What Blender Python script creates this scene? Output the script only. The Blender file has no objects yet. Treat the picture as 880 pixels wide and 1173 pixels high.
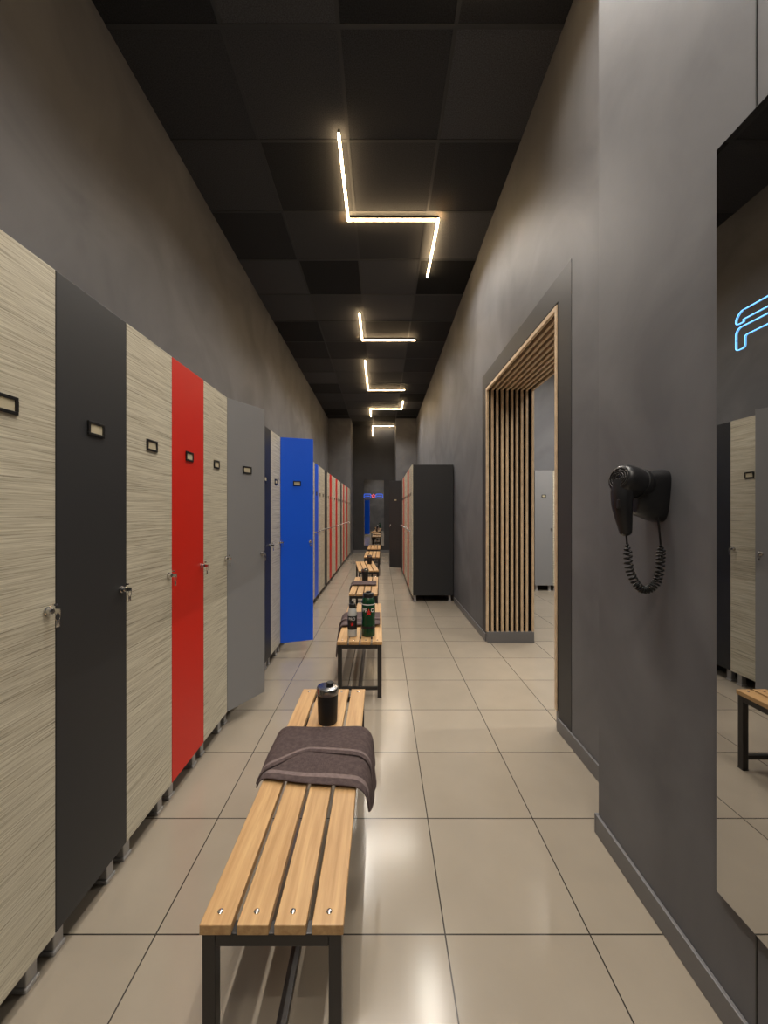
import bpy, bmesh, math, random
from mathutils import Vector, Matrix
random.seed(7)
S = bpy.context.scene
COL = S.collection
H = 1.25

# ------------------------------------------------------------------ helpers
def lin(c):
    return tuple(((v/255)/12.92 if v/255 <= .04045 else ((v/255+.055)/1.055)**2.4) for v in c)+(1,)

def mat(name, rgb=(128,128,128), rough=.5, metal=0.0, emit=None, strength=0, noise=None, bump=0, bscale=60, coat=0, spec=.5):
    m = bpy.data.materials.new(name); m.use_nodes = True
    nt = m.node_tree; b = nt.nodes['Principled BSDF']
    b.inputs['Base Color'].default_value = lin(rgb)
    b.inputs['Roughness'].default_value = rough
    b.inputs['Metallic'].default_value = metal
    b.inputs['Specular IOR Level'].default_value = spec
    b.inputs['Coat Weight'].default_value = coat
    if emit:
        b.inputs['Emission Color'].default_value = emit+(1,)
        b.inputs['Emission Strength'].default_value = strength
    geo = nt.nodes.new('ShaderNodeTexCoord')
    if noise:
        c2, sc = noise[:2]
        n = nt.nodes.new('ShaderNodeTexNoise'); n.inputs['Scale'].default_value = sc; n.inputs['Detail'].default_value = 7
        n.inputs['Distortion'].default_value = noise[2] if len(noise) > 2 else 0
        nt.links.new(geo.outputs['Object'], n.inputs['Vector'])
        r = nt.nodes.new('ShaderNodeValToRGB')
        r.color_ramp.elements[0].position = .35; r.color_ramp.elements[1].position = .68
        r.color_ramp.elements[0].color = lin(rgb); r.color_ramp.elements[1].color = lin(c2)
        nt.links.new(n.outputs['Fac'], r.inputs['Fac']); nt.links.new(r.outputs['Color'], b.inputs['Base Color'])
    if bump:
        n = nt.nodes.new('ShaderNodeTexNoise'); n.inputs['Scale'].default_value = bscale; n.inputs['Detail'].default_value = 4
        nt.links.new(geo.outputs['Object'], n.inputs['Vector'])
        bp = nt.nodes.new('ShaderNodeBump'); bp.inputs['Strength'].default_value = bump; bp.inputs['Distance'].default_value = .01
        nt.links.new(n.outputs['Fac'], bp.inputs['Height']); nt.links.new(bp.outputs['Normal'], b.inputs['Normal'])
    return m

def streak_mat(name, dark, light, scale, pos=(.35, .6), rough=.5, mid=None, dist=0.0, detail=5, nr=.6):
    """wood made of streaks; scale = noise frequency per local axis"""
    m = bpy.data.materials.new(name); m.use_nodes = True
    nt = m.node_tree; b = nt.nodes['Principled BSDF']; b.inputs['Roughness'].default_value = rough
    tc = nt.nodes.new('ShaderNodeTexCoord'); oi = nt.nodes.new('ShaderNodeObjectInfo')
    mul = nt.nodes.new('ShaderNodeMath'); mul.operation = 'MULTIPLY'; mul.inputs[1].default_value = 13.0
    nt.links.new(oi.outputs['Random'], mul.inputs[0])
    add = nt.nodes.new('ShaderNodeVectorMath'); add.operation = 'ADD'
    nt.links.new(tc.outputs['Object'], add.inputs[0]); nt.links.new(mul.outputs[0], add.inputs[1])
    mp = nt.nodes.new('ShaderNodeMapping'); mp.inputs['Scale'].default_value = scale
    nt.links.new(add.outputs[0], mp.inputs['Vector'])
    n = nt.nodes.new('ShaderNodeTexNoise'); n.inputs['Scale'].default_value = 1; n.inputs['Detail'].default_value = detail
    n.inputs['Roughness'].default_value = nr; n.inputs['Distortion'].default_value = dist
    nt.links.new(mp.outputs[0], n.inputs['Vector'])
    r = nt.nodes.new('ShaderNodeValToRGB')
    r.color_ramp.elements[0].position = pos[0]; r.color_ramp.elements[1].position = pos[1]
    r.color_ramp.elements[0].color = lin(dark); r.color_ramp.elements[1].color = lin(light)
    if mid:
        e = r.color_ramp.elements.new((pos[0]+pos[1])/2); e.color = lin(mid)
    nt.links.new(n.outputs['Fac'], r.inputs['Fac']); nt.links.new(r.outputs['Color'], b.inputs['Base Color'])
    return m

def grid_mat(name, size, off, c1, c2, mortar, msize, rough, bias=0.0, speck=None, spec=.5):
    m = bpy.data.materials.new(name); m.use_nodes = True
    nt = m.node_tree; b = nt.nodes['Principled BSDF']; b.inputs['Roughness'].default_value = rough
    b.inputs['Specular IOR Level'].default_value = spec
    g = nt.nodes.new('ShaderNodeNewGeometry')
    mp = nt.nodes.new('ShaderNodeMapping'); mp.inputs['Location'].default_value = (-off[0]+size*40, -off[1]+size*40, 0)
    nt.links.new(g.outputs['Position'], mp.inputs['Vector'])
    br = nt.nodes.new('ShaderNodeTexBrick'); br.offset = 0; br.squash = 1
    br.inputs['Scale'].default_value = 1; br.inputs['Brick Width'].default_value = size; br.inputs['Row Height'].default_value = size
    br.inputs['Mortar Size'].default_value = msize; br.inputs['Mortar Smooth'].default_value = .1; br.inputs['Bias'].default_value = bias
    br.inputs['Color1'].default_value = lin(c1); br.inputs['Color2'].default_value = lin(c2); br.inputs['Mortar'].default_value = lin(mortar)
    nt.links.new(mp.outputs[0], br.inputs['Vector'])
    out = br.outputs['Color']
    if speck:
        n = nt.nodes.new('ShaderNodeTexNoise'); n.inputs['Scale'].default_value = speck[0]; n.inputs['Detail'].default_value = 5
        nt.links.new(g.outputs['Position'], n.inputs['Vector'])
        mr = nt.nodes.new('ShaderNodeMapRange'); mr.inputs['From Min'].default_value = .3; mr.inputs['From Max'].default_value = .7
        mr.inputs['To Min'].default_value = speck[1]; mr.inputs['To Max'].default_value = speck[2]
        nt.links.new(n.outputs['Fac'], mr.inputs['Value'])
        mx = nt.nodes.new('ShaderNodeVectorMath'); mx.operation = 'SCALE'
        nt.links.new(out, mx.inputs[0]); nt.links.new(mr.outputs[0], mx.inputs['Scale'])
        out = mx.outputs[0]
    nt.links.new(out, b.inputs['Base Color'])
    bp = nt.nodes.new('ShaderNodeBump'); bp.invert = True; bp.inputs['Strength'].default_value = .3; bp.inputs['Distance'].default_value = .002
    nt.links.new(br.outputs['Fac'], bp.inputs['Height']); nt.links.new(bp.outputs['Normal'], b.inputs['Normal'])
    return m

# ---- geometry generators, each returns (verts, faces)
def box(x0, x1, y0, y1, z0, z1, bev=0):
    bm = bmesh.new()
    bmesh.ops.create_cube(bm, size=1)
    for v in bm.verts:
        v.co = Vector(((x0+x1)/2+v.co.x*(x1-x0), (y0+y1)/2+v.co.y*(y1-y0), (z0+z1)/2+v.co.z*(z1-z0)))
    if bev:
        bmesh.ops.bevel(bm, geom=bm.edges[:], offset=bev, segments=2, affect='EDGES', profile=.5)
    bmesh.ops.recalc_face_normals(bm, faces=bm.faces[:])
    bm.verts.index_update()
    r = ([v.co.copy() for v in bm.verts], [[v.index for v in f.verts] for f in bm.faces])
    bm.free(); return r

def lathe(profile, seg=28, M=None):
    vs, fs = [], []
    n = len(profile)
    for (r, z) in profile:
        for k in range(seg):
            a = 2*math.pi*k/seg
            vs.append(Vector((r*math.cos(a), r*math.sin(a), z)))
    for i in range(n-1):
        for k in range(seg):
            k2 = (k+1) % seg
            fs.append([i*seg+k, i*seg+k2, (i+1)*seg+k2, (i+1)*seg+k])
    fs.append(list(range(seg))[::-1]); fs.append([(n-1)*seg+k for k in range(seg)])
    if M: vs = [M @ v for v in vs]
    return vs, fs

def tube(pts, rad, seg=8, closed=False):
    pts = [Vector(p) for p in pts]; n = len(pts)
    rads = rad if isinstance(rad, (list, tuple)) else [rad]*n
    vs, fs = [], []
    def tan(i):
        if closed: return (pts[(i+1) % n]-pts[(i-1) % n]).normalized()
        return (pts[min(i+1, n-1)]-pts[max(i-1, 0)]).normalized()
    t0 = tan(0); up = Vector((0, 0, 1)) if abs(t0.z) < .9 else Vector((1, 0, 0))
    nrm = (up-t0*up.dot(t0)).normalized()
    for i in range(n):
        t = tan(i); nrm = (nrm-t*nrm.dot(t)).normalized(); bn = t.cross(nrm)
        for k in range(seg):
            a = 2*math.pi*k/seg
            vs.append(pts[i]+(nrm*math.cos(a)+bn*math.sin(a))*rads[i])
    m = n if closed else n-1
    for i in range(m):
        j = (i+1) % n
        for k in range(seg):
            k2 = (k+1) % seg
            fs.append([i*seg+k, i*seg+k2, j*seg+k2, j*seg+k])
    if not closed:
        fs.append(list(range(seg))[::-1]); fs.append([(n-1)*seg+k for k in range(seg)])
    return vs, fs

def align(p0, p1):
    d = (Vector(p1)-Vector(p0))
    return Matrix.Translation(Vector(p0)) @ d.to_track_quat('Z', 'Y').to_matrix().to_4x4()

def mesh(name, parts, mats, smooth=False):
    V, F, I = [], [], []
    for p in parts:
        o = len(V); V += [tuple(v) for v in p[0]]; F += [[i+o for i in f] for f in p[1]]
        I += [p[2] if len(p) > 2 else 0]*len(p[1])
    me = bpy.data.meshes.new(name); me.from_pydata(V, [], F); me.update()
    for m in (mats if isinstance(mats, list) else [mats]): me.materials.append(m)
    for f, i in zip(me.polygons, I):
        f.material_index = i; f.use_smooth = bool(smooth)
    if smooth == 'auto':
        try: me.set_sharp_from_angle(angle=math.radians(35))
        except Exception: pass
    return me

def obj(name, me, parent=None, loc=(0, 0, 0), rz=0, **props):
    o = bpy.data.objects.new(name, me); COL.objects.link(o)
    o.location = loc; o.rotation_euler = (0, 0, rz)
    if parent: o.parent = parent
    for k, v in props.items(): o[k] = v
    return o

def struct(name, parts, m, **p):
    return obj(name, mesh(name, parts, m), kind="structure", **p)

# ------------------------------------------------------------------ materials
M_wall = mat('plaster_grey', (95,95,98), .55, noise=((113,113,115), 1.6, 1.0), bump=.06, bscale=14, spec=.3)
M_wall_dark = mat('plaster_dark', (46,46,48), .6, noise=((56,56,58), 2.0))
M_char = mat('charcoal_panel', (48,48,50), .5)
M_base = mat('baseboard_grey', (110,109,110), .4)
M_floor = grid_mat('floor_tiles', .4287, (.189, 1.130), (153,143,128), (148,138,123), (52,48,43), .0022, .17, .2, speck=(5, .96, 1.04), spec=.5)
M_ceil = grid_mat('ceiling_tiles', .655, (.415, 2.126), (86,87,90), (26,27,28), (36,36,38), .004, .8, bias=-.05, speck=(150, .65, 1.35), spec=.2)
M_tbar = mat('ceiling_bar', (58,59,61), .6)
M_black = mat('laminate_black', (40,41,43), .5)
M_body = mat('laminate_charcoal', (43,44,46), .5)
M_red = mat('laminate_red', (205,26,2), .45)
M_blue = mat('laminate_blue', (4,90,232), .42)
M_grey = mat('laminate_grey', (130,130,131), .5)
M_zebra = streak_mat('laminate_zebra_wood', (88,82,70), (210,204,184), (2, 3.6, 290), (.31, .60), .5, (180,172,151), detail=9, nr=.72)
M_oak = streak_mat('oak_slat', (166,126,80), (202,164,114), (60, 3, 60), (.3, .7), .45, dist=.2)
M_slat = streak_mat('portal_slat_wood', (192,166,134), (218,194,162), (20, 20, 20), (.3, .7), .5)
M_metal = mat('dark_metal', (66,64,63), .35, .7)
M_chrome = mat('chrome', (205,203,200), .2, 1)
M_steel = mat('dark_steel', (150,148,146), .25, 1)
M_leg = mat('grey_plastic_leg', (170,168,166), .4, .2)
M_cream = mat('card_cream', (186,176,148), .6)
M_plate = mat('black_plastic', (14,14,14), .35)
M_lining = mat('black_lining', (7,7,7), .7, spec=.1)
M_mirror = mat('mirror_glass', (200,200,200), .015, 1)
M_led = mat('led_diffuser', (255,240,215), .5, emit=(1, .70, .38), strength=42)
M_neon = mat('neon_reflection_blue', (60,110,200), .4, emit=(.16, .50, 1), strength=2.2)
M_neon_dim = mat('neon_reflection_blue_dim', (30,60,160), .4, emit=(.05, .16, .9), strength=1.0)
M_neonr = mat('neon_reflection_red', (160,60,60), .4, emit=(1, .12, .2), strength=1.0)
M_towel = mat('towel_mauve', (99,85,84), .95, noise=((116,101,99), 75), bump=.9, bscale=600, spec=.1)
M_towel2 = mat('towel_hem', (130,114,111), .9, noise=((114,101,99), 90), bump=.4, bscale=400, spec=.1)
M_gloss = mat('gloss_black', (24,24,26), .36, coat=.1)
M_matt = mat('matt_black_plastic', (20,20,21), .5)
M_green = mat('bottle_green', (10,58,32), .25)
M_pale = mat('bottle_pale', (185,188,185), .2)
M_white = mat('label_white', (225,225,222), .45)
M_redp = mat('label_red', (200,24,20), .4)

# ------------------------------------------------------------------ room shell
C = 3.96; XL = -1.534; XR = 1.016; XN = .845; YE = 11.0; YB = 11.9; Y0 = -2.4
struct('floor', [box(-1.7, 4.6, Y0-.1, 12.1, -.1, 0)], M_floor)
struct('ceiling', [box(-1.7, 4.6, Y0-.1, 12.1, C, C+.1)], M_ceil)
struct('wall_left', [box(XL-.15, XL, Y0, 12.0, 0, C)], M_wall)
struct('wall_near', [box(-1.7, 1.5, Y0-.15, Y0, 0, C)], M_wall)
struct('wall_right_front', [box(XN, 1.465, Y0, 1.483, 0, C)], M_wall)
PY0, PY1, PZ, PX = 2.187, 3.70, 2.46, 1.465
struct('wall_right', [box(XR, PX, 1.483, PY0, 0, C), box(XR, PX, PY0, PY1, PZ, C), box(XR, PX, PY1, 12.0, 0, C)], M_wall)
struct('wall_end_left', [box(XL, -.88, YE, 12.0, 0, C)], M_wall)
struct('wall_end_right', [box(.42, XR, YE, 12.0, 0, C)], M_wall)
struct('wall_far', [box(-.88, .42, YB, 12.0, 0, C)], M_wall_dark)
struct('wall_side_room_far', [box(PX, 4.5, 6.70, 6.85, 0, C)], M_wall)
struct('wall_side_room_near', [box(PX, 4.5, 1.3, 1.45, 0, C)], M_wall)
struct('wall_side_room_side', [box(4.5, 4.6, 1.3, 6.85, 0, C)], M_wall)
bz = .075
struct('baseboard_right_front', [box(XN-.011, XN, Y0, 1.483, 0, bz, .002), box(XN-.011, XR, 1.483, 1.494, 0, bz, .002)], M_base)
struct('baseboard_right', [box(XR-.011, XR, 1.494, PY0, 0, bz, .002), box(XR-.011, XR, PY1, 5.30, 0, bz, .002)], M_base)
struct('baseboard_left', [box(XL, XL+.011, Y0, 11.0, 0, bz, .002)], M_base)
struct('baseboard_far', [box(-.88, .42, YB-.011, YB, 0, bz, .002)], M_base)
struct('trim_1', [box(XN-.0015, XN, .857, .860, 0, C)], M_plate)
t = .002
struct('trim_2', [box(XR-t, XR, 2.037, PY0, bz, 2.605), box(XR-t, XR, PY1, 3.83, bz, 2.605), box(XR-t, XR, PY0, PY1, PZ, 2.605)], M_char)
struct('trim_3', [box(XR, PX, PY1-.012, PY1, .105, PZ), box(XR, PX, PY0, PY0+.012, .105, PZ), box(XR, PX, PY0, PY1, PZ-.012, PZ)], M_lining)
struct('trim_4', [box(XR, PX, PY1-.045, PY1, 0, .105, .002), box(XR, PX, PY0, PY0+.03, 0, .105, .002)], M_base)
sl = []
n = 10; w = .020; pitch = (PX-XR-.022)/(n-1)
for i in range(n):
    x = XR-.006+i*pitch
    if i == n-1: x = PX-w+.002
    sl += [box(x, x+w, PY1-.038, PY1-.012, .105, PZ-.038), box(x, x+w, PY0+.012, PY0+.038, .105, PZ-.038),
           box(x, x+w, PY0+.012, PY1-.012, PZ-.038, PZ-.012)]
struct('trim_5', sl, M_slat)
# suspended ceiling T-bars
tb = []; bw = .011
for k in range(-3, 6):
    x = .415+.655*k
    if XL < x < 4.5: tb.append(box(x-bw, x+bw, Y0, YB, C-.003, C))
for k in range(-7, 16):
    y = 2.126+.655*k
    if Y0 < y < YB: tb.append(box(XL, 4.5, y-bw, y+bw, C-.004, C))
struct('trim_6', tb, M_tbar)

# ------------------------------------------------------------------ lockers
W = .2917; DH0 = .09; DH1 = 1.917; DEP = .60
g = .0015
def door_mesh(m, d):
    y0, y1 = (g, W-g) if d > 0 else (-W+g, -g)
    return mesh('door', [box(-.018, 0, y0, y1, DH0, DH1, .0012)], m)
DM = {}
KM = {'z': M_zebra, 'k': M_black, 'r': M_red, 'g': M_grey, 'b': M_blue}
for k, m in KM.items():
    for d in (1, -1): DM[(k, d)] = door_mesh(m, d)
th = .016
def body_mesh(DEP):
    return mesh('locker_body', [box(-DEP, -.019, 0, th, DH0, DH1), box(-DEP, -.019, W-th, W, DH0, DH1),
    box(-DEP, -DEP+.01, th, W-th, DH0, DH1), box(-DEP+.01, -.019, th, W-th, DH0, DH0+th), box(-DEP+.01, -.019, th, W-th, DH1-th, DH1),
    box(-DEP+.01, -.03, th, W-th, 1.55, 1.566)], M_body)
BM = {.60: body_mesh(.60), .58: body_mesh(.58)}
leg_me = mesh('leg', [box(-.017, .017, -.017, .017, .012, DH0, .003), box(-.021, .021, -.021, .021, 0, .012, .002)], M_leg)
pw, ph = .034, .022; e = .0085
plate_me = mesh('number_plate', [box(0, .005, -pw, pw, ph-e, ph, .001), box(0, .005, -pw, pw, -ph, -ph+e, .001),
    box(0, .005, -pw, -pw+e, -ph+e, ph-e), box(0, .005, pw-e, pw, -ph+e, ph-e), box(0, .0025, -pw+e, pw-e, -ph+e, ph-e, 0)+(1,)], [M_plate, M_cream])
RX = Matrix.Rotation(math.radians(90), 4, 'Y')
ring = [Vector((.036, .010*math.cos(a), -.018+.013*math.sin(a))) for a in [2*math.pi*k/16 for k in range(16)]]
SC = lambda gq, s=.82: ([v*s for v in gq[0]], gq[1])
lock_me = mesh('lock', [SC(q) for q in [lathe([(.004,0),(.015,0),(.015,.004),(.012,.006),(.011,.017),(.009,.019),(.002,.019)], 20, RX),
    box(.019, .044, -.0012, .0012, -.008, .008, .0005), tube(ring, .0011, 6, True),
    box(.035, .037, -.007, .007, -.052, -.03, .0008), lathe([(.001,-.004),(.006,-.003),(.006,.003),(.001,.004)], 10, Matrix.Translation((.026, 0, .022)))]], M_chrome, 'auto')
KN = {'z': 'pale zebra-wood', 'k': 'matt black', 'r': 'bright red', 'g': 'light grey', 'b': 'bright blue'}
def locker(k, x, y, rz, d=1, opening=0, group='', extra='in the aisle row', dep=.60):
    state = 'ajar' if opening else 'closed'
    r = obj('locker', None, None, (x, y, 0), rz, category='locker', group=group,
            label='tall locker with %s %s door, %s' % (state, KN[k], extra))
    r.empty_display_size = .1
    obj('locker_body', BM[dep], r)
    for lx in (-.045, -dep+.045):
        for ly in (.042, W-.042): obj('leg', leg_me, r, (lx, ly, 0))
    dr = obj('door', DM[(k, d)], r, (0, 0 if d > 0 else W, 0), opening, label='%s laminate locker door' % KN[k])
    obj('lock', lock_me, dr, (0, d*(W-.028), .985), label='chrome cam lock with hanging key')
    obj('number_plate', plate_me, dr, (0, d*W*.5, 1.51))
    return r
XF = -.897
seq = 'kz' + 'kzrzgzkzbzkrz' + 'zbzzkzrzzrzzkzrzzrzzz'
for i in range(-2, 34):
    op = {4: -math.radians(29), 8: -math.radians(71.5)}.get(i, 0)
    locker(seq[i+2], XF, 1.051+W*i, 0, 1, op, 'lockers in the long row')
rs = 'zzrzzzrzkkzzrzzzrzz'
for i in range(19):
    k = rs[i]; op = 0
    if i == 9: k = 'k'; op = math.radians(62)
    locker(k, .425, 5.33+W*(i+1), math.pi, -1, op, 'lockers in the short row', 'beyond the opening', .58)
for i, k in enumerate('gzkzg'):
    locker(k, 2.44+W*i, 6.07, -math.pi/2, 1, 0, 'lockers in the adjoining room', 'adjoining room')

# ------------------------------------------------------------------ benches
BW, BL, BZ = .304, 1.075, .381
def bench_meshes():
    gap = .012; sw = (BW-3*gap)/4
    seat = mesh('seat', [box(-BW/2+i*(sw+gap), -BW/2+i*(sw+gap)+sw, 0, BL, BZ-.022, BZ, .002) for i in range(4)], M_oak)
    bolts = []
    for i in range(4):
        for yy in (.028, BL-.028):
            bolts.append(lathe([(.0005,.0), (.0062,0),(.0062,.0012),(.004,.003),(.0005,.0034)], 12, Matrix.Translation((-BW/2+i*(sw+gap)+sw/2, yy, BZ))))
    bolt = mesh('bolt', bolts, M_chrome, 'auto')
    q = .028
    leg = mesh('leg', [box(-q/2, q/2, -q/2, q/2, .006, BZ-.022, .002), box(-q/2-.001, q/2+.001, -q/2-.001, q/2+.001, 0, .006, .001)], M_metal)
    X = BW/2-q/2-.004; Ya, Yb = .018, BL-.018
    fr = []
    for y in (Ya, Yb):
        fr += [box(-X+q/2, X-q/2, y-q/2, y+q/2, BZ-.022-q, BZ-.022, .002), box(-X+q/2, X-q/2, y-.01, y+.01, .05, .07, .002)]
    for x in (-X, X):
        fr.append(box(x-q/2, x+q/2, Ya+q/2, Yb-q/2, BZ-.022-q, BZ-.022, .002))
    fr.append(box(-.012, .012, Ya+.01, Yb-.01, .05, .07, .002))
    frame = mesh('frame', fr, M_metal)
    return seat, bolt, leg, frame, X, Ya, Yb
bs = bench_meshes()
def bench(x, y, rz, lab):
    r = obj('bench', None, None, (x, y, 0), rz, category='bench', group='slatted benches down the aisle', label=lab)
    r.empty_display_size = .1
    s = obj('seat', bs[0], r, label='light oak slatted seat'); obj('bolt', bs[1], s)
    for lx in (-bs[4], bs[4]):
        for ly in (bs[5], bs[6]): obj('leg', bs[2], r, (lx, ly, 0))
    obj('frame', bs[3], r)
    return r
bench(-.232, .803, 0, 'oak slatted bench with dark metal frame, holding towel and shaker')
bench(-.146, 2.566, math.radians(.5), 'oak slatted bench with dark metal frame, holding two bottles')
bench(-.195, 4.06, 0, 'oak slatted bench with dark metal frame, holding black jar')
bench(-.19, 5.70, math.radians(6), 'oak slatted bench with dark metal frame, slightly askew')
bench(-.19, 7.45, 0, 'oak slatted bench with dark metal frame in the aisle')
bench(-.18, 9.1, 0, 'oak slatted bench with dark metal frame in the aisle')

# ------------------------------------------------------------------ towels
def towel(name, path, fy0, fy1, thick, seed, lab, top=None, wr=1.0):
    """path: (x,z) points across the bench; fy0/fy1: near and far edge as functions of position along the path"""
    rnd = random.Random(seed)
    P = []
    for i in range(len(path)-1):
        a, b = Vector(path[i]), Vector(path[i+1]); nn = max(2, int((b-a).length/.008))
        for k in range(nn): P.append(a.lerp(b, k/nn))
    P.append(Vector(path[-1])); NY = 34
    for _ in range(3):
        P = [P[0]]+[(P[k-1]+P[k]*2+P[k+1])/4 for k in range(1, len(P)-1)]+[P[-1]]
    ph = [rnd.uniform(0, 6.28) for _ in range(6)]
    def sheet(off0, ya, yb):
        V = []; n = len(P)
        for i, p in enumerate(P):
            f = i/(n-1)
            tn = (P[min(i+1, n-1)]-P[max(i-1, 0)]).normalized(); nr = Vector((-tn.y, tn.x))
            for j in range(NY+1):
                s = j/NY
                y = ya(f)+(yb(f)-ya(f))*s+.003*math.sin(f*9+ph[0])
                w = (.0024*(1+math.sin(f*8+s*4+ph[1]))+.0012*(1+math.sin(s*9+f*5+ph[2]))+.0006*(1+math.sin(f*23-s*7+ph[3])))*wr
                edge = min(1, min(s, 1-s)*9)**.5
                d = off0+w*(.3+.7*edge)
                hang = max(0, (BZ-p.y)/.1)
                d2 = d+.008*hang*(1+math.sin(s*9+ph[4]))*.6
                q = p+nr*d2
                z = q.y
                if f > .5 and z < BZ-.01:
                    # the loose hem hangs in a soft curve, shorter towards the near corner
                    z = (BZ-.01)-((BZ-.01)-z)*(.60+.40*math.sin(min(1, s/.35)*math.pi/2))
                V.append(Vector((q.x, y, z)))
        F = []; Fh = []
        for i in range(n-1):
            for j in range(NY):
                a = i*(NY+1)+j; (Fh if j in (3, 4) else F).append([a, a+1, a+NY+2, a+NY+1])
        return V, F, Fh
    def build(nm, sh):
        me = bpy.data.meshes.new(nm); me.from_pydata([tuple(v) for v in sh[0]], [], sh[1]+sh[2])
        me.materials.append(M_towel); me.materials.append(M_towel2)
        for k, f in enumerate(me.polygons):
            f.use_smooth = True; f.material_index = 1 if k >= len(sh[1]) else 0
        return me
    o = obj(name, build(name, sheet(thick, fy0, fy1)), category='towel', label=lab, group='folded towels on the benches')
    sd = o.modifiers.new('thick', 'SOLIDIFY'); sd.thickness = thick*.95; sd.offset = -1
    sub = o.modifiers.new('sub', 'SUBSURF'); sub.levels = sub.render_levels = 1
    if top:
        c = obj('folded_layer', build('folded_layer', sheet(thick*2.05, top[0], top[1])), o)
        sd = c.modifiers.new('thick', 'SOLIDIFY'); sd.thickness = thick*.95; sd.offset = -1
        sub = c.modifiers.new('sub', 'SUBSURF'); sub.levels = sub.render_levels = 1
    return o
def foldfront(f):
    return 1.25+.11*(3*(f/.35)**2-2*(f/.35)**3) if f < .35 else 1.36-.05*(f-.35)/.65
def nearedge(f):
    return 1.235-.065*f if f < .80 else 1.183+.03*((f-.80)/.20)**2
towel('towel', [(-.398,.350),(-.394,.368),(-.382,.3825),(-.365,.3840),(-.095,.3840),(-.075,.383),(-.058,.370),(-.052,.34),(-.048,.250)],
      nearedge, lambda f: 1.50, .0055, 3, 'mauve-brown terry towel draped over the oak bench', top=(foldfront, lambda f: 1.515), wr=.6)
towel('towel', [(-.304,.16),(-.302,.36),(-.297,.381),(-.285,.3840),(-.03,.3840),(-.01,.3840)], lambda f: 2.86+.04*f, lambda f: 3.2, .009, 8,
      'dark mauve towel hanging off the bench behind the bottles', top=(lambda f: 3.0, lambda f: 3.21))
towel('towel', [(-.352,.30),(-.351,.37),(-.345,.382),(-.33,.3840),(-.06,.3840)], lambda f: 4.5, lambda f: 4.74, .009, 9,
      'dark mauve towel lying across a bench near the jar')

# ------------------------------------------------------------------ shaker, bottles
def shaker(x, y, s, lab):
    r = obj('shaker_bottle', None, None, (x, y, BZ), category='shaker', label=lab); r.empty_display_size = .05
    obj('body', mesh('body', [lathe([(.001,0),(.036,0),(.039,.003),(.043*1,.11),(.043,.122),(.001,.122)], 36)], M_matt, 'auto'), r)
    obj('lid', mesh('lid', [lathe([(.001,.121),(.0445,.121),(.0455,.124),(.0455,.142),(.044,.146),(.040,.1475),(.001,.1475)], 36)], M_steel, 'auto'), r, label='brushed steel screw lid')
    obj('spout_cap', mesh('spout_cap', [lathe([(.001,.147),(.015,.147),(.015,.158),(.013,.160),(.001,.160)], 24, Matrix.Translation((.008, .012, 0)))], M_matt, 'auto'), r)
    r.scale = (s, s, s)
    return r
shaker(-.223, 1.585, 1.0, 'black shaker bottle with steel lid on the oak bench')
shaker(-.21, 4.87, .98, 'black jar with steel lid on a distant bench')
shaker(-.20, 6.45, .95, 'black jar with steel lid on the askew bench')

def curved_text(txt, size, R, zc, ang, m, parent):
    cu = bpy.data.curves.new('lettering', 'FONT'); cu.body = txt; cu.size = size; cu.align_x = 'CENTER'; cu.align_y = 'CENTER'; cu.extrude = .0004
    cu.resolution_u = 3
    o = bpy.data.objects.new('lettering', cu); COL.objects.link(o)
    dg = bpy.context.evaluated_depsgraph_get(); dg.update()
    me = bpy.data.meshes.new_from_object(o.evaluated_get(dg)); bpy.data.objects.remove(o)
    for v in me.vertices:
        x, y, z = v.co
        a = ang+x/R; rr = R+z
        v.co = (rr*math.cos(a), rr*math.sin(a), zc+y)
    me.materials.clear(); me.materials.append(m)
    return obj('lettering', me, parent)
def star(R, rs, zc, ang, m, parent):
    V = [Vector((R*math.cos(ang), R*math.sin(ang), zc))]
    for k in range(10):
        q = rs if k % 2 == 0 else rs*.42; t_ = math.pi/2+k*math.pi/5
        a = ang+q*math.cos(t_)/R; V.append(Vector((R*math.cos(a), R*math.sin(a), zc+q*math.sin(t_))))
    F = [[0, 1+k, 1+(k+1) % 10] for k in range(10)]
    return obj('star_emblem', mesh('star_emblem', [(V, F)], m), parent)
b1 = obj('drink_bottle', None, None, (-.092, 2.70, BZ), category='bottle', label='large dark green drink bottle with star label on the bench'); b1.empty_display_size = .05
obj('body', mesh('body', [lathe([(.001,0),(.043,0),(.047,.005),(.0475,.10),(.0455,.12),(.0475,.14),(.0475,.24),(.042,.262),(.034,.272),(.001,.272)], 36)], M_green, 'auto'), b1)
obj('cap', mesh('cap', [lathe([(.001,.270),(.036,.270),(.037,.273),(.037,.296),(.033,.300),(.018,.302),(.016,.312),(.001,.313)], 30)], M_gloss, 'auto'), b1)
curved_text('PR', .038, .0482, .185, -1.57-.5, M_white, b1)
star(.0484, .027, .172, -1.57+.08, M_redp, b1)
curved_text('O', .038, .0482, .185, -1.57+.7, M_white, b1)
obj('lower_band', mesh('lower_band', [lathe([(.0460,.055),(.0479,.0555),(.0479,.075),(.0460,.0755)], 36)], M_gloss, 'auto'), b1)
obj('upper_band', mesh('upper_band', [lathe([(.0460,.222),(.0479,.2225),(.0479,.228),(.0460,.2285)], 36)], M_white, 'auto'), b1)
b2 = obj('drink_bottle', None, None, (-.205, 2.69, BZ), category='bottle', label='slim pale drink bottle with black label and cap'); b2.empty_display_size = .05
obj('body', mesh('body', [lathe([(.001,0),(.030,0),(.033,.004),(.033,.16),(.030,.18),(.022,.20),(.001,.20)], 32)], M_pale, 'auto'), b2)
obj('cap', mesh('cap', [lathe([(.001,.198),(.024,.198),(.025,.201),(.025,.225),(.013,.230),(.012,.244),(.001,.246)], 28)], M_gloss, 'auto'), b2)
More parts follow.
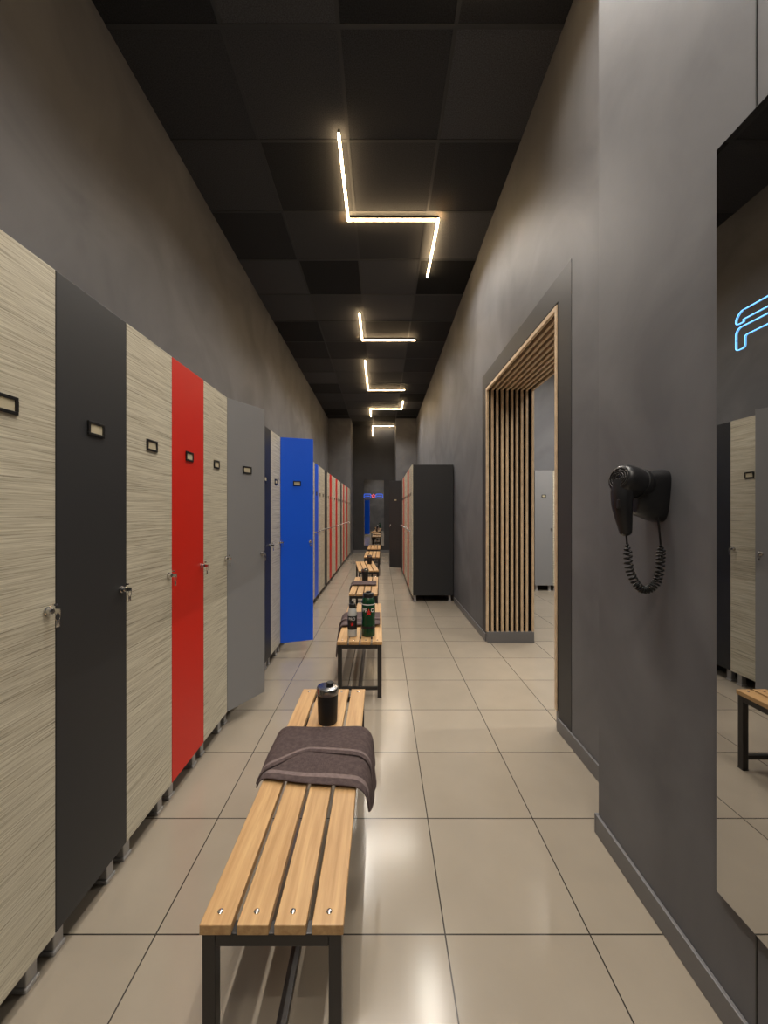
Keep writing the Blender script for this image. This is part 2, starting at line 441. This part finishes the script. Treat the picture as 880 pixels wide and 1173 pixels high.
obj('label_band', mesh('label_band', [lathe([(.0320,.05),(.0334,.0505),(.0334,.145),(.0320,.1455)], 32)], M_gloss, 'auto'), b2, label='black label with red star')
curved_text('PRO', .026, .0338, .125, -1.57, M_white, b2)
star(.0338, .015, .088, -1.57, M_redp, b2)

# ------------------------------------------------------------------ mirrors
def mirror(name_lab, x0, x1, y0, y1, z0, z1, front):
    r = obj('mirror', None, None, ((x0+x1)/2, (y0+y1)/2, z0), category='mirror', label=name_lab); r.empty_display_size = .1
    o = Vector(r.location)
    if front == 'x':
        glass = [box(x0, x0+.003, y0, y1, z0, z1)]; back = [box(x0+.003, x1, y0, y1, z0, z1)]
    else:
        glass = [box(x0, x1, y0, y0+.003, z0, z1)]; back = [box(x0, x1, y0+.003, y1, z0, z1)]
    for nm, p, m in (('glass', glass, M_mirror), ('backing', back, M_plate)):
        obj(nm, mesh(nm, [([v-o for v in q[0]], q[1]) for q in p], m), r)
    return r
mirror('tall frameless mirror on the grey wall beside the hair dryer', XN-.012, XN, .10, .948, .31, 2.15, 'x')
mirror('tall frameless mirror on the dark end wall', -.545, .08, YB-.012, YB, .215, 2.26, 'y')

# ------------------------------------------------------------------ neon reflections, modelled as glowing tubes on the mirrors
def roundpoly(pts, r, seg=5):
    out = []; n = len(pts)
    for i in range(n):
        p = Vector(pts[i]); a = Vector(pts[i-1]); b = Vector(pts[(i+1) % n])
        da = (a-p); db = (b-p); ra = min(r, da.length*.48, db.length*.48)
        s = p+da.normalized()*ra; e_ = p+db.normalized()*ra
        for k in range(seg+1):
            t_ = k/seg; out.append(s*(1-t_)**2+p*2*t_*(1-t_)+e_*t_**2)
    return out
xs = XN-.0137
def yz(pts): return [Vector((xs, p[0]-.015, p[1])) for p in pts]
ns = obj('neon_reflection', None, None, (xs, .85, 1.63), category='neon reflection', label='blue neon letter reflection, modelled as tubes on the wall mirror'); ns.empty_display_size = .05  # glowing tubes on the glass stand in for a neon letter's reflection
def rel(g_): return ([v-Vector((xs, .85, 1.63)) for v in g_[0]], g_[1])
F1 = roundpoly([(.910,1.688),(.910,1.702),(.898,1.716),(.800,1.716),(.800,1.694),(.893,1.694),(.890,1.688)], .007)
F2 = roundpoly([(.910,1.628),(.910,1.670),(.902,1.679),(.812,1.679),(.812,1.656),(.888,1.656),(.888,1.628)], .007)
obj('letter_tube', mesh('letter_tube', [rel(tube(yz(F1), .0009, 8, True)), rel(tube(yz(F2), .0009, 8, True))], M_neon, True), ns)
obj('added_pin', mesh('added_pin', [rel(box(xs, XN-.012, y, y+.002, z, z+.002)) for y, z in ((.875,1.714),(.815,1.714),(.815,1.677),(.894,1.65))], M_plate), ns)
yn = YB-.03
n2 = obj('neon_reflection', None, None, (-.25, yn, 1.70), category='neon reflection', label='long blue neon reflection with red centre, modelled on the end mirror'); n2.empty_display_size = .05  # emissive tubes imitate a neon sign reflected in the end mirror
def xz(pts): return [Vector((p[0], 0, p[1])) for p in pts]
tb = []
for a, b in ((-.29, -.08), (.08, .29)):
    tb.append(tube(xz(roundpoly([(a, 0), (a, .12), (b, .12), (b, 0)], .03)), .008, 8, True))
    tb.append(tube(xz([(a+.03, .06), (b-.03, .06)]), .008, 8))
obj('letter_tube', mesh('letter_tube', tb, M_neon_dim, True), n2)
st = []
for k in range(10):
    q = .065 if k % 2 == 0 else .03; st.append((q*math.cos(math.pi/2+k*math.pi/5), .06+q*math.sin(math.pi/2+k*math.pi/5)))
obj('star_tube', mesh('star_tube', [tube(xz(st), .009, 8, True)], M_neonr, True), n2, label='red star shape in the neon reflection')
obj('added_pin', mesh('added_pin', [box(x-.004, x+.004, 0, .018, .116, .124) for x in (-.25, -.12, .12, .25)], M_plate), n2)

# ------------------------------------------------------------------ linear LED lights
def led(pts, lab, wall=None, power=12.5, spread=132):
    r = obj('linear_light', None, None, (pts[0][0], pts[0][1], C), category='ceiling light', label=lab, group='zigzag linear ceiling lights'); r.empty_display_size = .1
    o = Vector(r.location); hs, df = [], []
    hw = .009; zt, zb = C-.032, C-.045
    for a, b in zip(pts[:-1], pts[1:]):
        x0, x1 = sorted((a[0], b[0])); y0, y1 = sorted((a[1], b[1]))
        hs.append(box(x0-.004, x1+.004, y0-.004, y1+.004, zt, C)); df.append(box(x0-hw, x1+hw, y0-hw, y1+hw, zb, zt))
        L = bpy.data.lights.new('lamp', 'AREA'); L.shape = 'RECTANGLE'
        L.size = max(x1-x0, .014); L.size_y = max(y1-y0, .014); L.spread = math.radians(spread)
        L.energy = power*max(x1-x0, y1-y0)/.8; L.color = (1, .95, .88)
        lo = bpy.data.objects.new('lamp', L); COL.objects.link(lo); lo.parent = r
        lo.location = Vector(((x0+x1)/2, (y0+y1)/2, zb-.002))-o
    if wall:
        x, y, z = wall; df.append(box(x-hw, x+hw, y-hw, y+hw, z, zb)); hs.append(box(x-.005, x+.005, y+hw, YB, z, zt))
    sh = lambda L: [([v-o for v in q[0]], q[1]) for q in L]
    obj('housing', mesh('housing', sh(hs), M_plate), r); obj('diffuser', mesh('diffuser', sh(df), M_led), r, label='glowing warm white diffuser')
zl = 'warm white zigzag linear light on the dark tiled ceiling'
led([(-.302,2.70),(-.302,3.485),(.52,3.485),(.52,4.32)], zl)
led([(-.296,5.13),(-.296,5.92),(.515,5.92)], 'warm white L-shaped linear light on the dark tiled ceiling', power=16)
led([(-.29,6.73),(-.29,8.34),(.50,8.34)], 'warm white L-shaped linear light on the dark tiled ceiling', power=16)
led([(-.29,10.6),(-.29,9.87),(.52,9.87),(.52,9.18)], zl, power=11)
led([(-.27,11.80),(.38,11.80)], 'short warm white linear light at the corridor end', wall=(-.27, 11.84, 3.62), power=2)
led([(.52,1.9),(.52,1.1),(-.302,1.1),(-.302,.3)], zl)  # unseen fixture added above the camera to light the near end
led([(-.302,-1.9),(-.302,-1.1),(.52,-1.1),(.52,-.3)], zl)  # out of view, added behind the camera for its light
led([(2.2,4.8),(3.6,4.8),(3.6,3.4)], 'unseen L-shaped linear light added to light the adjoining room', power=40, spread=170)  # unseen light added so the adjoining room is lit
led([(2.2,2.3),(3.4,2.3)], 'unseen linear light added to light the adjoining room', power=28, spread=170)  # second unseen light added to brighten the adjoining room

# ------------------------------------------------------------------ hair dryer
hd = obj('hair_dryer', None, None, (XN, 1.175, 1.29), category='hair dryer', label='black wall-mounted hair dryer with coiled cord in its holder'); hd.empty_display_size = .05
O = Vector(hd.location)
def hrel(gs): return [([Vector(v)-O for v in q[0]], q[1]) for q in gs]
p0 = (.700, 1.125, 1.352); p1 = (.845, 1.165, 1.318)
A = align(p0, p1)
obj('body', mesh('body', hrel([lathe([(.012,0),(.033,0),(.039,.004),(.044,.015),(.0455,.045),(.043,.075),(.037,.10),(.032,.115)], 36, A)]), M_gloss, 'auto'), hd)
grille = [tube([A @ Vector((rr*math.cos(a), rr*math.sin(a), -.001)) for a in [2*math.pi*k/24 for k in range(24)]], .0016, 6, True) for rr in (.009, .016, .023, .030)]
grille += [tube([A @ Vector((.005*math.cos(a), .005*math.sin(a), -.001)), A @ Vector((.031*math.cos(a), .031*math.sin(a), -.001))], .0012, 6) for a in [k*math.pi/4 for k in range(8)]]
obj('air_grille', mesh('air_grille', hrel(grille), M_metal, True), hd)
obj('nozzle', mesh('nozzle', hrel([lathe([(.034,.062),(.0465,.066),(.0465,.078),(.040,.083),(.034,.100)], 32, A)]), M_matt, 'auto'), hd)
hp = [Vector((.722,1.133,1.34)), Vector((.713,1.130,1.305)), Vector((.712,1.129,1.27)), Vector((.717,1.129,1.235)), Vector((.722,1.130,1.205)), Vector((.724,1.130,1.188)), Vector((.725,1.13,1.182))]
obj('handle', mesh('handle', hrel([tube(hp, [.030,.030,.027,.023,.0185,.016,.010], 24)]), M_gloss, 'auto'), hd)
obj('switch', mesh('switch', hrel([box(.688,.696,1.108,1.118,1.262,1.288,.002)]), M_metal), hd)
def shield(cy, cz, sy, sz, levels):
    n_ = 48; V = []; F = []
    for x, s, dz in levels:
        for k in range(n_):
            a = 2*math.pi*k/n_; c, d = math.cos(a), math.sin(a)
            ex = .5
            yy = math.copysign(abs(c)**ex, c)*sy*s; zz = math.copysign(abs(d)**ex, d)*sz*s
            yy *= .83+.17*(zz/(sz*s))
            V.append(Vector((x, cy+yy, cz+zz+dz)))
    for l in range(len(levels)-1):
        for k in range(n_):
            k2 = (k+1) % n_; F.append([l*n_+k, l*n_+k2, (l+1)*n_+k2, (l+1)*n_+k])
    F.append([k for k in range(n_)][::-1]); F.append([(len(levels)-1)*n_+k for k in range(n_)])
    return V, F
obj('wall_holder', mesh('wall_holder', hrel([shield(1.164, 1.300, .058, .077,
    [(XN,1.02,0),(XN-.012,1.02,0),(XN-.03,.98,.002),(XN-.055,.90,.006),(XN-.074,.84,.009),(XN-.080,.79,.010),(XN-.082,.70,.010)])]), M_gloss, 'auto'), hd)
ctrl = [Vector((.725,1.13,1.186)), Vector((.728,1.130,1.155)), Vector((.736,1.130,1.075)), Vector((.772,1.128,1.022)), Vector((.812,1.126,1.045)), Vector((.824,1.126,1.12)), Vector((.822,1.126,1.18)), Vector((.820,1.135,1.25))]
def bez(cs, t_):
    n_ = len(cs)-1; f = t_*n_; i = min(int(f), n_-1); u = f-i
    P0 = cs[max(i-1,0)]; P1 = cs[i]; P2 = cs[i+1]; P3 = cs[min(i+2,n_)]
    return .5*((2*P1)+(-P0+P2)*u+(2*P0-5*P1+4*P2-P3)*u*u+(-P0+3*P1-3*P2+P3)*u**3)
cp = []; N = 900; turns = 30
for k in range(N+1):
    t_ = k/N; c = bez(ctrl, t_); tg = (bez(ctrl, min(1, t_+.004))-bez(ctrl, max(0, t_-.004))).normalized()
    s1 = tg.cross(Vector((.6, -.8, .02))).normalized(); s2 = tg.cross(s1)
    env = min(1, max(0, (t_-.13)/.06))*min(1, max(0, (.80-t_)/.05)); a = 2*math.pi*turns*(t_-.15)/.65
    cp.append(c+(s1*math.cos(a)+s2*math.sin(a))*.0098*env)
obj('cord', mesh('cord', hrel([tube(cp, .0030, 6)]), M_plate, True), hd, label='black spiral cord hanging in a loop')

# ------------------------------------------------------------------ world, camera
w = bpy.data.worlds.new('World'); S.world = w; w.use_nodes = True
w.node_tree.nodes['Background'].inputs[0].default_value = (.05, .05, .05, 1)
cam = bpy.data.cameras.new('Camera'); co = bpy.data.objects.new('Camera', cam); COL.objects.link(co)
co.location = (0, 0, H); co.rotation_euler = (math.pi/2, 0, 0)
cam.sensor_fit = 'VERTICAL'; cam.sensor_height = 36; cam.sensor_width = 36
cam.lens = 36*437/1173; cam.shift_x = 3/1173; cam.shift_y = .5/1173
cam.clip_start = .02
S.camera = co
S.view_settings.view_transform = 'Standard'
